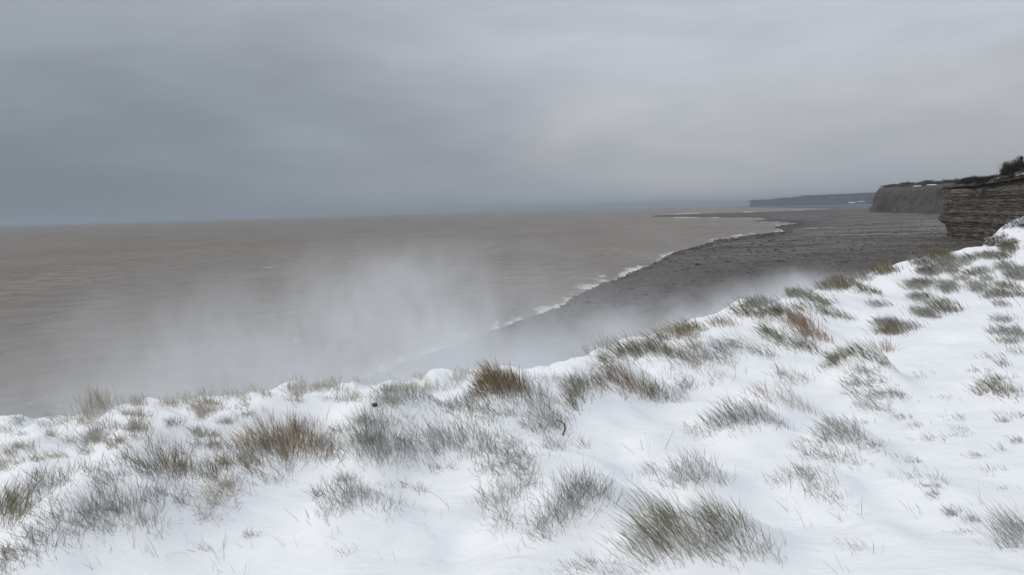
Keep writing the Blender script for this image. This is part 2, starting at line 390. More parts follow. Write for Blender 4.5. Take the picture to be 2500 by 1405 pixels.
# hummocks: (px, py of the crest, half width px, depth half-size m, height m, rise behind)
HUM = [
    (190, 1112, 330, 0.75, 0.20), (430, 1110, 120, 0.5, 0.12), (760, 990, 200, 0.5, 0.29), (640, 1070, 130, 0.5, 0.16),
    (1010, 1008, 150, 0.4, 0.15), (1120, 1035, 110, 0.35, 0.14), (920, 1060, 110, 0.35, 0.14),
    (1210, 905, 85, 0.6, 0.42), (1385, 878, 115, 0.6, 0.38), (1500, 900, 80, 0.5, 0.25), (1560, 850, 110, 0.6, 0.10),
    (985, 968, 85, 0.4, 0.20), (1330, 1000, 110, 0.45, 0.16), (1650, 818, 100, 0.6, 0.12), (1690, 850, 60, 0.6, 0.10), (1830, 745, 75, 0.8, 0.24), (1930, 780, 90, 0.8, 0.18),
    (2035, 684, 42, 0.7, 0.26), (2095, 692, 55, 0.8, 0.20), (1990, 730, 60, 0.7, 0.10), (1480, 848, 80, 0.5, 0.08),
    (2080, 858, 70, 0.45, 0.26), (1800, 1000, 85, 0.4, 0.17), (1860, 955, 60, 0.4, 0.14),
    (1640, 1255, 150, 0.36, 0.16), (1410, 1180, 110, 0.34, 0.16), (1790, 1270, 110, 0.3, 0.10), (1690, 1145, 90, 0.35, 0.12),
    (1500, 1185, 120, 0.22, 0.06), (840, 1215, 110, 0.3, 0.10), (280, 1240, 150, 0.4, 0.14), (90, 1310, 110, 0.3, 0.10),
    (360, 1130, 90, 0.4, 0.12), (2060, 1050, 80, 0.35, 0.13), (1980, 1140, 80, 0.3, 0.09), (2430, 935, 60, 0.5, 0.12),
    (2150, 660, 80, 0.9, 0.22), (2230, 630, 60, 1.0, 0.26), (2310, 611, 60, 1.2, 0.26), (2400, 601, 80, 1.4, 0.26), (2490, 594, 60, 1.5, 0.24),
    (1250, 1370, 120, 0.2, 0.05), (1130, 1330, 80, 0.25, -0.06), (1350, 1110, 110, 0.35, 0.08),
]
HW = []
for (hx, hy, hw, rd, hh) in HUM:
    x_, y_ = gp(hx, hy, -1.65 + hh)
    HW.append((x_, y_, hw / F * y_, rd, hh))
for (_l, pts_, *_r) in T:
    for (hx, hy, hr) in pts_[:4]:
        if hx < 1160 and hy < 1095: continue
        x_, y_ = gp(hx, hy, -1.60)
        rr_ = hr / F * y_ * 1.15
        HW.append((x_, y_, rr_ * 1.25, rr_ * 0.95, min(0.16, rr_ * 0.42) * (0.45 if hy < 905 else 1.0)))
HW = np.array(HW)


# line of the upper crest, where the open snow tips over towards the lower slope
CR = np.array([gp(a_, b_, -1.65) for a_, b_ in [(-1500, 1560), (0, 1165), (280, 1110), (480, 1092), (600, 1072), (750, 1035), (900, 1020), (1100, 1010), (1200, 965), (1400, 912), (1500, 880), (1600, 838), (1770, 760)]])
CRX, CRY = CR[:, 0], CR[:, 1]


def ground_z(x, y):
    x = np.asarray(x, float); y = np.asarray(y, float)
    ye = edge_y(x)
    slope = (edge_y(x + 0.5) - edge_y(x - 0.5))
    c = 1 / np.sqrt(1 + np.clip(slope, -1.2, 1.2) ** 2)
    s = (ye - y) * c
    left = 1 - sstep(0.5, 3.0, x)
    drop = 0.12 + 1.20 * left
    yc = np.minimum(np.interp(x, CRX, CRY), ye - 0.8)
    tt = np.clip((y - yc) / (ye - yc), 0, 1)
    z = -1.65 - drop * tt ** 0.85
    near = sstep(45, 8, y)
    z = z + 0.12 * fbm(x * 0.45, y * 0.55, 21, 3) + near * 0.075 * fbm(x * 1.1, y * 1.7, 41, 3)
    rough = left * sstep(0.10, 0.35, tt)
    z = z + rough * (0.30 * fbm(x * 1.4, y * 1.6, 61, 3) - 0.05 + 0.10 * np.abs(vnoise(x * 4, y * 4, 71)))
    lump = np.maximum(0, fbm(x * 2.1, y * 2.4, 151, 2)) * sstep(4.5, 2.0, x - 0.25 * y) * near
    z = z + 0.10 * lump
    # wind-scalloped hummocks over the open snowfield
    fld = sstep(4.0, 7.0, x * 0.6 + y * 0.35)
    ridged = np.maximum(0, fbm(x * 1.1, y * 0.9, 91, 3)) ** 1.2
    z = z + fld * 0.22 * ridged
    shp = z.shape; z = np.array(z, float).ravel(); xf = x.ravel(); yf = y.ravel()
    wob = 1 + 0.25 * vnoise(xf * 2.2, yf * 2.2, 13)
    for (hx, hy, rx, ry, hh) in HW:
        m_ = np.nonzero((np.abs(xf - hx) < rx * 2.6) & (np.abs(yf - hy) < ry * 2.3))[0]
        if not len(m_): continue
        xx, yv = xf[m_] - hx, yf[m_] - hy
        e = (xx / np.where(xx > 0, rx * 1.35, rx * 0.85)) ** 2 + (yv / np.where(yv > 0, ry * 0.65, ry * 1.15)) ** 2
        z[m_] += hh * np.exp(-(e * 1.05) ** 1.4) * wob[m_]
    z = z.reshape(shp)
    o = np.maximum(0, -s)
    fall = np.where(o < 0.6, o * o * 0.9, 0.32 + (o - 0.6) * 1.3)
    fall = np.where(o > 3, 0.32 + 2.4 * 1.3 + (o - 3) * 4.5, fall)
    z = z - fall
    return np.maximum(z, SEA - 1.5 + 1.5 * vnoise(x * 0.1, y * 0.1, 3))


def spaced(lo, hi, n, c, k):
    a = math.asinh((lo - c) / k); bb = math.asinh((hi - c) / k)
    return c + k * np.sinh(np.linspace(a, bb, n))


gx = spaced(-45, 90, 620, 0.0, 6.0); gy = spaced(-14, 70, 560, 5.0, 4.5)
GX, GY = np.meshgrid(gx, gy)
GZ = ground_z(GX, GY)
ground = mesh_np('ground', np.stack([GX, GY, GZ], -1).reshape(-1, 3), [grid_faces(len(gy), len(gx))], M_SNOW)
tag(ground, 'snow-covered clifftop with rounded drifts along the brink', 'ground', kind='structure')

# ------------------------------------------------------------------ sea and beach
SHORE = [(-600, 1600), (300, 1180), (700, 1000), (1000, 880), (1230, 800), (1290, 778), (1370, 750), (1400, 728), (1440, 708), (1490, 690), (1540, 668), (1590, 648), (1640, 622),
         (1700, 604), (1750, 588), (1830, 576), (1885, 570), (1918, 564), (1893, 558), (1890, 552), (1948, 546.5), (1900, 541.5), (1832, 540.5), (1872, 536),
         (1862, 532), (1590, 530), (1600, 526.5), (1700, 522), (1850, 518.3), (1950, 514.5), (2040, 511), (2005, 509.6), (1900, 508), (1775, 506.4), (1850, 504.2), (1960, 499.4),
         (2700, 480.5), (4200, 460), (4200, 1600)]


def to_uk(px, py):
    d = ray(px, py); t = SEA / d.z
    x, y = d.x * t, d.y * t
    return x / y * F, -SEA * F / y


SH = []
for q_ in SHORE:
    d = ray(*q_)
    if d.z >= -0.5:   # beyond the horizon line: clamp far away
        d.z = -1.2
    t = SEA / d.z; SH.append((d.x / d.y * F, -SEA * F / (d.y * t)))
SH = np.array(SH)


def shore_sd(U, K):
    """signed distance to the waterline (positive on the beach), perspective-normalised metres"""
    A = SH; B = np.roll(SH, -1, 0)
    best = np.full(U.shape, 1e9); inside = np.zeros(U.shape, bool)
    for a_, b_ in zip(A, B):
        ex, ey = b_ - a_
        wx, wy = U - a_[0], K - a_[1]
        t = np.clip((wx * ex + wy * ey * 4) / (ex * ex + ey * ey * 4 + 1e-9), 0, 1)
        d2 = (wx - t * ex) ** 2 + ((wy - t * ey) * 2) ** 2
        best = np.minimum(best, d2)
        cnd = ((a_[1] <= K) & (b_[1] > K)) | ((b_[1] <= K) & (a_[1] > K))
        with np.errstate(divide='ignore', invalid='ignore'):
            xi = a_[0] + (K - a_[1]) / (ey if abs(ey) > 1e-12 else 1e-12) * ex
        inside ^= cnd & (U < xi)
    return np.sqrt(best) * np.where(inside, 1, -1)


def beach_z(U, K, sd=None):
    if sd is None: sd = shore_sd(U, K)
    Y = -SEA * F / K; X = U / F * Y
    wob = 5.0 * fbm(X * 0.05, Y * 0.03, 31, 4) * np.clip(K / 60, 0.12, 1.0)
    s2 = sd + wob
    h = np.where(s2 < 0, s2 * 0.06, 2.6 * (1 - np.exp(-s2 * 0.022)))
    h = np.clip(h, -2.5, 3.0)
    led = fbm(X * 0.02 + Y * 0.012, Y * 0.05 - X * 0.012, 51, 4)
    far = sstep(500, 900, Y)
    h = h + sstep(5, 40, s2) * (0.25 * fbm(X * 0.04, Y * 0.04, 35, 2) + (1 - far) * 0.15 * led + 0.30 * sstep(330, 480, Y) * (np.floor(led * 7) / 7))
    return h, s2


K1 = np.geomspace(700, 2.2, 420)
U1 = np.concatenate([np.linspace(-4000, -260, 30)[:-1], np.linspace(-260, 1300, 620), np.linspace(1300, 4200, 40)[1:]])
UU, KK = np.meshgrid(U1, K1)
SD = shore_sd(UU, KK)
BH, S2 = beach_z(UU, KK, SD)
YY = -SEA * F / KK; XX = UU / F * YY
keep = SD > -60
bf = grid_faces(len(K1), len(U1))
kf = keep.ravel()[bf].any(1)
bf = bf[kf]
used = np.unique(bf); remap = np.zeros(UU.size, int); remap[used] = np.arange(len(used))
bv = np.stack([XX, YY, SEA + BH], -1).reshape(-1, 3)[used]
wet = (np.exp(-np.maximum(S2, 0) / 28) * sstep(4, 40, KK) + 0.85 * np.exp(-((UU - 690) / 90) ** 2 - ((KK - 55) / 7) ** 2) + 0.6 * sstep(40, 20, KK) * np.exp(-np.maximum(S2, 0) / 10)).ravel()[used]
far = sstep(230, 420, YY).ravel()[used]
beach = mesh_np('beach', bv, [remap[bf]], M_BEACH, attrs={'wet': np.clip(wet, 0, 1), 'far': far})
tag(beach, 'dark shingle and rock-ledge beach below the cliffs', 'beach', kind='structure')

US = np.concatenate([np.linspace(-9000, -1000, 24)[:-1], np.linspace(-1000, -100, 90)[:-1], np.linspace(-100, 900, 420), np.linspace(900, 9000, 24)[1:]])
KS = np.geomspace(900, 0.45, 330)
UU2, KK2 = np.meshgrid(US, KS)
_, s2 = beach_z(UU2, KK2)
foam = np.exp(-np.abs(np.minimum(s2, 0)) / (9 + 55 * sstep(40, 170, KK2))) * sstep(4, 16, KK2)
pat = sstep(-0.25, 0.35, fbm(UU2 / F * 40 + 3, KK2 * 0.05, 88, 3))
foam = foam * (0.62 + 0.5 * pat)
foam = np.maximum(foam, 0.85 * np.exp(-((s2 + 15 * (0.4 + KK2 / 150)) / 3.5) ** 2) * sstep(.45, .9, pat) * sstep(25, 60, KK2))
Y2 = -SEA * F / KK2; X2 = UU2 / F * Y2
zs = SEA + 0.10 * vnoise(X2 * 0.06, Y2 * 0.05, 77) * sstep(600, 100, Y2)
sea = mesh_np('sea', np.stack([X2, Y2, zs], -1).reshape(-1, 3), [grid_faces(len(KS), len(US))], M_SEA, attrs={'foam': foam})
tag(sea, 'brown silty sea with small whitecaps', 'sea', kind='structure')


# scattered boulders on the shingle (uncountable)
def rock_cloud(name, P, R, mat, seed, flat=0.6):
    rg = np.random.default_rng(seed)
    octv = np.array([[1, 0, 0], [0, 1, 0], [-1, 0, 0], [0, -1, 0], [0.5, 0.5, 0.8], [-0.5, 0.5, 0.7], [-0.5, -0.5, 0.8], [0.5, -0.5, 0.7]], float)
    fc = np.array([[0, 1, 4], [1, 2, 5], [2, 3, 6], [3, 0, 7], [0, 4, 7], [1, 5, 4], [2, 6, 5], [3, 7, 6]])
    n = len(P); a = rg.uniform(0, 6.28, n)
    V = octv[None] * (1 + rg.uniform(-.3, .3, (n, 8, 1)))
    sx = R * rg.uniform(.8, 1.5, n); sy = R * rg.uniform(.6, 1.0, n); sz = R * rg.uniform(.7, 1.2, n) * flat
    V = V * np.stack([sx, sy, sz], -1)[:, None]
    ca, sa = np.cos(a)[:, None], np.sin(a)[:, None]
    V = np.stack([V[..., 0] * ca - V[..., 1] * sa, V[..., 0] * sa + V[..., 1] * ca, V[..., 2]], -1) + P[:, None]
    Fq = np.concatenate([fc, [[4, 5, 6], [4, 6, 7]]])[None] + (np.arange(n) * 8)[:, None, None]
    return mesh_np(name, V.reshape(-1, 3), [Fq.reshape(-1, 3)], mat, smooth=False)


N = 110000
ku = np.exp(RNG.uniform(math.log(40), math.log(330), N)); uu = RNG.uniform(-60, 1100, N)
hb, s2 = beach_z(uu, ku)
pr = np.where(s2 > -4, np.where(s2 < 22, 1.0, 0.5), 0) * np.where(ku < 70, 0.5, 1)
ok = (RNG.uniform(0, 1, N) < pr) & (s2 > -5)
uu, ku, hb, s2 = uu[ok], ku[ok], hb[ok], s2[ok]
yb = -SEA * F / ku; xb = uu / F * yb
R = RNG.gamma(2.2, 0.13, len(uu)) * np.where(s2 < 20, 1.35, 0.7) * np.clip(yb / 220, 0.7, 1.5)
bo = rock_cloud('beach_boulders', np.stack([xb, yb, SEA + hb - 0.1], -1), np.clip(R, 0.15, 1.5), M_BOULDER, 5)
tag(bo, 'dark boulders strewn over the shingle down to the surf', 'boulders', kind='stuff')

# tide pools
m_pool, q, out = material('pool_water')
principled(q, out, (0.20, 0.19, 0.175, 1), 0.12, 0.5, None, 1.33)
for i, (px, py, w, lab) in enumerate([(1982, 564, 17, 'long pale tide pool nearest the surf on dark ledges'), (2024, 562.5, 12, 'shorter pale tide pool on dark ledges farther from the surf')]):
    U, K = to_uk(px, py); y0 = -SEA * F / K; x0 = U / F * y0
    h0, _ = beach_z(np.array([U]), np.array([K]))
    a = np.linspace(0, 2 * math.pi, 40, endpoint=False)
    rr = 1 + 0.3 * np.sin(a * 3 + i) + 0.15 * np.sin(a * 7)
    vx = x0 + w / F * y0 * np.cos(a) * rr; vy = y0 + 9 * np.sin(a) * rr
    hh, _ = beach_z(vx / vy * F, -SEA * F / vy)
    zt = SEA + max(hh.max(), h0[0]) + 0.05
    top = np.stack([vx, vy, np.full(40, zt)], -1); bot = np.stack([vx * 1.0, vy, SEA + hh - 0.3], -1)
    V = np.concatenate([top, bot]); j = np.arange(40); jn = (j + 1) % 40
    o = mesh_np('tide_pool', V, [np.stack([j, jn, jn + 40, j + 40], -1), np.arange(40)[None]], m_pool, smooth=False)
    tag(o, lab, 'tide pool', 'tide pools', kind='structure')


# ------------------------------------------------------------------ near cliff
def interp_path(P, n):
    P = np.array(P, float)
    d = np.concatenate([[0], np.cumsum(np.hypot(*(P[1:, :2] - P[:-1, :2]).T))])
    t = np.linspace(0, d[-1], n)
    Q = np.stack([np.interp(t, d, P[:, k]) for k in range(P.shape[1])], -1)
    for _ in range(3):
        Q[1:-1] = (Q[:-2] + 2 * Q[1:-1] + Q[2:]) / 4
    T = np.gradient(Q[:, :2], axis=0); T /= np.linalg.norm(T, axis=1, keepdims=True)
    Nn = np.stack([T[:, 1], -T[:, 0]], -1)
    return Q, Nn, t


# plan of the brink (x, y, z of the top): from hidden back side, round the nose, towards the camera on the right
NOSE = [(400, 530, 6.6), (310, 450, 6.4), (268, 412, 6.2), (251, 396, 6.0), (246, 380, 6.3), (240, 350, 6.8), (228, 315, 7.6), (214, 285, 8.0), (206, 250, 8.2), (215, 215, 8.3), (240, 190, 8.3)]
CQ, CN, CT = interp_path(NOSE, 440)
# outward = towards the sea (negative x)
if CN[260, 0] > 0: CN = -CN
cliff = bpy.data.objects.new('cliff', None); COL.objects.link(cliff); cliff.location = (246, 380, SEA)
tag(cliff, 'layered brown limestone cliff rising from the beach at right', 'cliff', kind='structure')
bpy.context.view_layer.update()


def child(o, parent):
    o.parent = parent; o.matrix_parent_inverse = parent.matrix_world.inverted(); return o


def cliff_prof(z):
    """how far the face steps out at height z (nose overhangs above a cut-in foot)"""
    return np.interp(z, [-27, -24, -19, -15, -11, -4, 2, 8.5], [1.5, 0.0, -0.6, 0.6, 2.4, 1.2, 0.2, -2.2])


NB_ = 28
zl = -25.0
bi = 0
while zl < 7.8:
    th = random.choice([0.3, 0.4, 0.55, 0.7, 0.9, 1.3, 1.9]) * random.uniform(.8, 1.2); gap = random.uniform(0.05, 0.30)
    z0_, z1_ = zl, zl + th
    zl = z1_ + gap
    jit = 0.9 * fbm(CT * 0.09, CT * 0 + bi * 3.1, 101, 3) + 0.7 * vnoise(CT * 0.55, CT * 0 + bi * 7.7, 102) + 0.8 * np.floor(2 * vnoise(CT * 0.13, CT * 0 + bi * 1.7, 104)) * 0.5
    off = cliff_prof((z0_ + z1_) / 2) + jit + random.uniform(-.25, .35)
    big = 3.2 * fbm(CT * 0.06, CT * 0 + (z0_ * 0.05), 120, 4)
    cap = CQ[:, 2] + 0.2 * vnoise(CT * .2, CT * 0, 9)
    zt = np.minimum(z1_ + 0.35 * fbm(CT * 0.22, CT * 0 + bi * 1.3, 103, 3), cap)
    zb = np.minimum(z0_ + 0 * CT, zt - 0.02)
    front = CQ[:, :2] + CN * (off + big)[:, None]
    back = CQ[:, :2] - CN * 5.0
    mid = CQ[:, :2] + CN * (off + big - 0.12)[:, None]
    zm = zb + (zt - zb) * 0.8
    rows = [np.c_[back, zb], np.c_[front, zb], np.c_[front + CN * 0.06, zm], np.c_[mid, zt], np.c_[back, zt]]
    V = np.stack(rows, 0)
    o = mesh_np('rock_layer', V.reshape(-1, 3), [grid_faces(5, len(CQ))], M_ROCK, smooth=False)
    child(o, cliff); bi += 1
# shale core behind the beds
zr = np.linspace(-27, 0, 30)
V = []
for k, z in enumerate(np.linspace(0, 1, 34)):
    zz_ = -27 + z * (CQ[:, 2] + 27)
    off = np.interp(zz_, [-27, -24, -19, -15, -11, -4, 2, 8.5], [1.5, 0, -.6, .6, 2.4, 1.2, .2, -2.2]) - 0.75 + 3.2 * fbm(CT * 0.06, zz_ * 0.05, 120, 4) + 0.5 * fbm(CT * .2, zz_ * .4, 130, 3)
    V.append(np.c_[CQ[:, :2] + CN * off[:, None], zz_])
o = mesh_np('shale_core', np.stack(V, 0).reshape(-1, 3), [grid_faces(34, len(CQ))], M_SHALE); child(o, cliff)


# hillside above the cliff
def mk_hill(name, c_scrub, c_grass, snow_amt, sc):
    m, q, out = material(name)
    p = q.n('ShaderNodeNewGeometry').outputs['Position']
    sn = q.n('ShaderNodeAttribute', attribute_name='snow').outputs['Fac']
    n_ = q.noise(p, sc, 6, 0.7); f = q.noise(p, sc * 6, 4, 0.7)
    c = q.mix(q.mr(n_, 0.38, 0.62), c_scrub, c_grass)
    k = q.mr(q.math('ADD', q.math('ADD', sn, q.math('MULTIPLY', q.math('SUBTRACT', n_, 0.5), 1.4)), q.math('MULTIPLY', q.math('SUBTRACT', f, 0.5), 0.9)), 0.42, 0.60)
    c = q.mix(q.math('MULTIPLY', k, snow_amt), c, (0.82, 0.84, 0.87, 1))
    principled(q, out, c, 0.9, 0.1, bump(q, q.math('ADD', n_, q.math('MULTIPLY', f, 0.5)), 0.8, 1.0 / sc * 0.25))
    return m


M_HILL = mk_hill('scrub_hillside', (0.040, 0.033, 0.028, 1), (0.105, 0.085, 0.055, 1), 0.95, 0.22)


def hill_rise(t):
    return t


# rows go inland from the brink; height grows so that its crest line stands where the photograph shows it
ROWS = [0, 1.0, 2.5, 5, 8, 12, 17, 23, 30, 40, 55, 80]
V = []; SN = []
NI = int(np.argmin(CQ[:, 0] - CQ[:, 1] * 0.62 + np.where(np.arange(len(CQ)) < 0, 1e9, 0)))
front_ = np.arange(len(CQ)) >= NI
for r_ in ROWS:
    ext = np.where(front_, 1.0, 0.35)
    back = CQ[:, :2] - CN * ((r_ - 1.0) * ext)[:, None]
    rise = np.where(front_, np.interp(-CQ[:, 1], [-392, -372, -345, -315, -285, -240], [0.10, 0.42, .80, .98, 1.0, 1.0]), 0.10)
    zz_ = CQ[:, 2] + rise * (12.5 * (1 - np.exp(-r_ / 15))) + (0.4 + 0.03 * r_) * fbm(back[:, 0] * .12, back[:, 1] * .12, 140, 3) + (0.10 if r_ == 0 else 0.35)
    V.append(np.c_[back, zz_])
    s_ = 0.35 * np.exp(-((r_ - 3.5) / 2.2) ** 2) * sstep(350, 320, CQ[:, 1]) + 0.40 * np.exp(-((r_ - 17) / 5) ** 2) * sstep(345, 315, CQ[:, 1]) + 0.32 * np.exp(-((r_ - 2) / 1.5) ** 2)
    SN.append(s_)
hill = mesh_np('hillside', np.stack(V, 0).reshape(-1, 3), [grid_faces(len(ROWS), len(CQ))], M_HILL, attrs={'snow': np.stack(SN, 0).ravel()})
tag(hill, 'brown scrubby hillside with snow streaks above the layered cliff', 'hillside', kind='structure')
HILLV = np.stack(V, 0)


def twig_cloud(centers, radii, counts, size, colA, colB, seed, snow=0.0, flat=1.0, shell=0.35):
    """a crown of small leaf/twig triangles filling an uneven dome"""
    rg = np.random.default_rng(seed); Vs = []; Cs = []
    for c_, r_, n_ in zip(centers, radii, counts):
        d = rg.normal(size=(n_, 3)); d /= np.linalg.norm(d, axis=1, keepdims=True); d[:, 2] = np.abs(d[:, 2])
        rad = rg.uniform(shell, 1.0, n_) ** 0.6 * (1 + 0.35 * np.sin(d[:, 0] * 5 + c_[0]) * np.cos(d[:, 1] * 4 + c_[1]))
        P = np.array(c_) + d * rad[:, None] * np.array(r_)
        sz = size * rg.uniform(.5, 1.4, n_)
        a = rg.normal(size=(n_, 3)); a[:, 2] += 0.5; a /= np.linalg.norm(a, axis=1, keepdims=True)
        e = np.cross(a, rg.normal(size=(n_, 3))); e /= np.linalg.norm(e, axis=1, keepdims=True)
        T = np.stack([P - a * sz[:, None] - e * sz[:, None] * .35, P - a * sz[:, None] * .6 + e * sz[:, None] * .45, P + a * sz[:, None] * 1.1], 1)
        k = rg.uniform(0, 1, (n_, 1)) ** 1.5
        C = np.array(colA) * (1 - k) + np.array(colB) * k
        if snow:
            s_ = (rg.uniform(0, 1, n_) < snow * (0.35 + 0.9 * d[:, 2]))[:, None]
            C = np.where(s_, np.array([0.80, 0.82, 0.85]), C)
        Vs.append(T.reshape(-1, 3)); Cs.append(np.repeat(C, 3, 0))
    V = np.concatenate(Vs); C = np.concatenate(Cs)
    return V, np.arange(len(V)).reshape(-1, 3), C


# scrub growing on the hillside
cs, rs, ns = [], [], []
for _ in range(420):
    ri = random.choice([1, 2, 3, 4, 4, 5, 5, 6, 6, 7, 7, 8, 8, 9, 10]); ci = random.randrange(NI - 10, len(CQ) - 40)
    p = HILLV[ri, ci]
    if p[1] < 340 and ri in (2, 3, 6): 
        if random.random() < 0.75: continue
    s_ = random.uniform(0.5, 1.2) * (1 + ri * 0.10) * (0.55 if p[1] > 365 else 1.0)
    cs.append(p + np.array([random.uniform(-2, 2), random.uniform(-2, 2), -0.2])); rs.append((1.5 * s_, 1.5 * s_, 0.95 * s_)); ns.append(110)
V, Fq, C = twig_cloud(cs, rs, ns, 0.32, (0.030, 0.024, 0.021), (0.085, 0.066, 0.048), 3)
o = mesh_np('scrub', V, [Fq], M_TWIG, smooth=False, cols=C)
tag(o, 'dark leafless scrub covering the slope above the layered cliff', 'scrub', kind='stuff')


def tube(P, R, n=6):
    P = np.array(P, float); V = []
    for i, p in enumerate(P):
        t = P[min(i + 1, len(P) - 1)] - P[max(i - 1, 0)]; t /= np.linalg.norm(t) + 1e-9
        s_ = np.cross(t, [0.3, 0.9, 0.2]); s_ /= np.linalg.norm(s_) + 1e-9; w_ = np.cross(t, s_)
        a = np.linspace(0, 2 * math.pi, n, endpoint=False)
        V.append(p + (np.cos(a)[:, None] * s_ + np.sin(a)[:, None] * w_) * R[i])
    V = np.concatenate(V); k = len(P); i = np.arange(n)
    Fq = np.concatenate([np.stack([i + r * n, (i + 1) % n + r * n, (i + 1) % n + (r + 1) * n, i + (r + 1) * n], -1) for r in range(k - 1)])
    return V, Fq


def bush(label, base, lobes, ntw, size, cA, cB, seed, cat='bush', snow=0.0, trunks=3, tr=0.15, name='bush'):
    root = bpy.data.objects.new(name, None); COL.objects.link(root); root.location = base
    tag(root, label, cat)
    cs = [l[:3] for l in lobes]; rs = [l[3:6] for l in lobes]
    V, Fq, C = twig_cloud(cs, rs, [ntw] * len(lobes), size, cA, cB, seed, snow=snow, shell=0.2)
    mesh_np('crown', V, [Fq], M_TWIG, root, False, cols=C)
    rg = random.Random(seed)
    for k in range(trunks):
        l = lobes[k % len(lobes)]
        P = [(l[0] + rg.uniform(-.3, .3), l[1], -0.6), (l[0] + rg.uniform(-.4, .4), l[1], l[2] + l[5] * .3), (l[0] + rg.uniform(-.8, .8) * l[3] * .5, l[1] + rg.uniform(-.5, .5) * l[4], l[2] + l[5] * .85)]
        TV, TF = tube(P, [tr, tr * .7, tr * .3])
        mesh_np('trunk', TV, [TF], M_TWIG, root, True, cols=np.tile((0.05, 0.04, 0.033), (len(TV), 1)))
    return root


p = at(2476, 416, 322)
bush('big dark rounded thicket crowning the hilltop at right edge', p, [(0, 0, -.6, 6.0, 4, 6.0), (3.4, 1, 0, 4.0, 3, 5.6), (-3.2, -.5, -.8, 3.2, 3, 3.9), (3.4, 0.4, 4.8, .6, .7, 1.5), (8, 1, -.5, 4, 3, 4.2), (-3, -1, -2.2, 4.5, 3, 2.6), (3, -1, -2.2, 5, 3, 2.8)], 8000, 0.16,
     (0.026, 0.023, 0.022), (0.060, 0.050, 0.045), 21, 'thicket', trunks=5, tr=0.3)
p = at(2372, 444, 345)
bush('dark thicket on the hill shoulder above the cliff nose', p, [(0, 0, 0, 4.2, 3, 2.7), (-4, 0, -.8, 3.5, 3, 1.9), (4.5, 0, 0.1, 4, 3, 2.1), (8.5, 1, 0.4, 3.4, 3, 2.0)], 1100, 0.3,
     (0.026, 0.022, 0.020), (0.075, 0.058, 0.044), 22, 'thicket', trunks=4, tr=0.25)

# ------------------------------------------------------------------ farther headlands


def headland(name, plan, ztops, label, mat_rock, mat_top, rows_back, rise, seed, zb=-25.0, nf=14, amp=6.0, fx=0.02):
    P = [(x, y, z) for (x, y), z in zip(plan, ztops)]
    Q, Nn, t = interp_path(P, 220)
    if Nn[110, 0] > 0: Nn = -Nn
    root = bpy.data.objects.new(name, None); COL.objects.link(root); root.location = (Q[110, 0], Q[110, 1], zb)
    tag(root, label, 'headland', kind='structure')
    bpy.context.view_layer.update()
    V = []
    for k in range(nf):
        f = k / (nf - 1); z = zb + f * (Q[:, 2] - zb)
        off = amp * fbm(t * fx, z * 0.02, seed, 4) - amp * 0.12 * f - amp * 0.7 * f ** 8 + amp * .25 * (1 - f) ** 4
        V.append(np.c_[Q[:, :2] + Nn * off[:, None], z])
    o = mesh_np('cliff_face', np.stack(V, 0).reshape(-1, 3), [grid_faces(nf, 220)], mat_rock); child(o, root)
    TV = []; sn = []
    last = V[-1]
    for r_ in rows_back:
        bx = last[:, :2] - Nn * r_
        zt = Q[:, 2] + rise * (1 - math.exp(-r_ / (rows_back[-1] * .35))) + 0.04 * rise * fbm(bx[:, 0] * 0.01, bx[:, 1] * .01, seed + 5, 3) * (1 if r_ > 0 else 0)
        TV.append(np.c_[bx, zt])
        sn.append(0.12 + 0.25 * vnoise(t * 0.01, t * 0 + r_ * .1, seed + 9))
    TVs = np.stack(TV, 0)
    o = mesh_np('land_top', TVs.reshape(-1, 3), [grid_faces(len(rows_back), 220)], mat_top, attrs={'snow': np.stack(sn, 0).ravel()}); child(o, root)
    return root, TVs, V


M_TOP2 = mk_hill('far_heath', (0.045, 0.042, 0.036, 1), (0.085, 0.078, 0.055, 1), 0.9, 0.012)
def wp(px, py_base, zb):
    x, y = gp(px, py_base, zb); return (x, y)


pl2 = [(1500, 2300), (1150, 1950), (930, 1730), wp(2128, 516.5, -24), wp(2150, 518, -24), wp(2200, 520, -24), wp(2250, 521, -24), wp(2300, 523.5, -24), (900, 960), (1000, 900)]
yy = [q_[1] for q_ in pl2]
zt2 = [30, 30, 31, at(2130, 459, yy[3]).z, at(2150, 458, yy[4]).z, at(2200, 459, yy[5]).z, at(2250, 454, yy[6]).z, at(2300, 449, yy[7]).z, 28, 28]
h2, top2, f2 = headland('headland', pl2, zt2, 'brown-grey sheer headland half hidden behind the layered cliff', M_FARROCK, M_TOP2, [0, 10, 25, 50, 90, 150, 240], 14, 201, amp=14, fx=0.012)
# trees on its skyline
cs, rs, ns = [], [], []
for _ in range(150):
    ci = random.randrange(95, 190); ri = random.choice([1, 2, 3, 3, 4])
    p = top2[ri, ci]
    s_ = random.uniform(.6, 1.2)
    cs.append(p + np.array([random.uniform(-8, 8), random.uniform(-8, 8), -1])); rs.append((6 * s_, 6 * s_, 5.0 * s_)); ns.append(90)
V, Fq, C = twig_cloud(cs, rs, ns, 1.1, (0.035, 0.032, 0.028), (0.075, 0.066, 0.052), 33)
o = mesh_np('woodland', V, [Fq], M_TWIG, smooth=False, cols=C)
tag(o, 'line of bare trees along the top of the middle headland', 'woodland', kind='stuff')

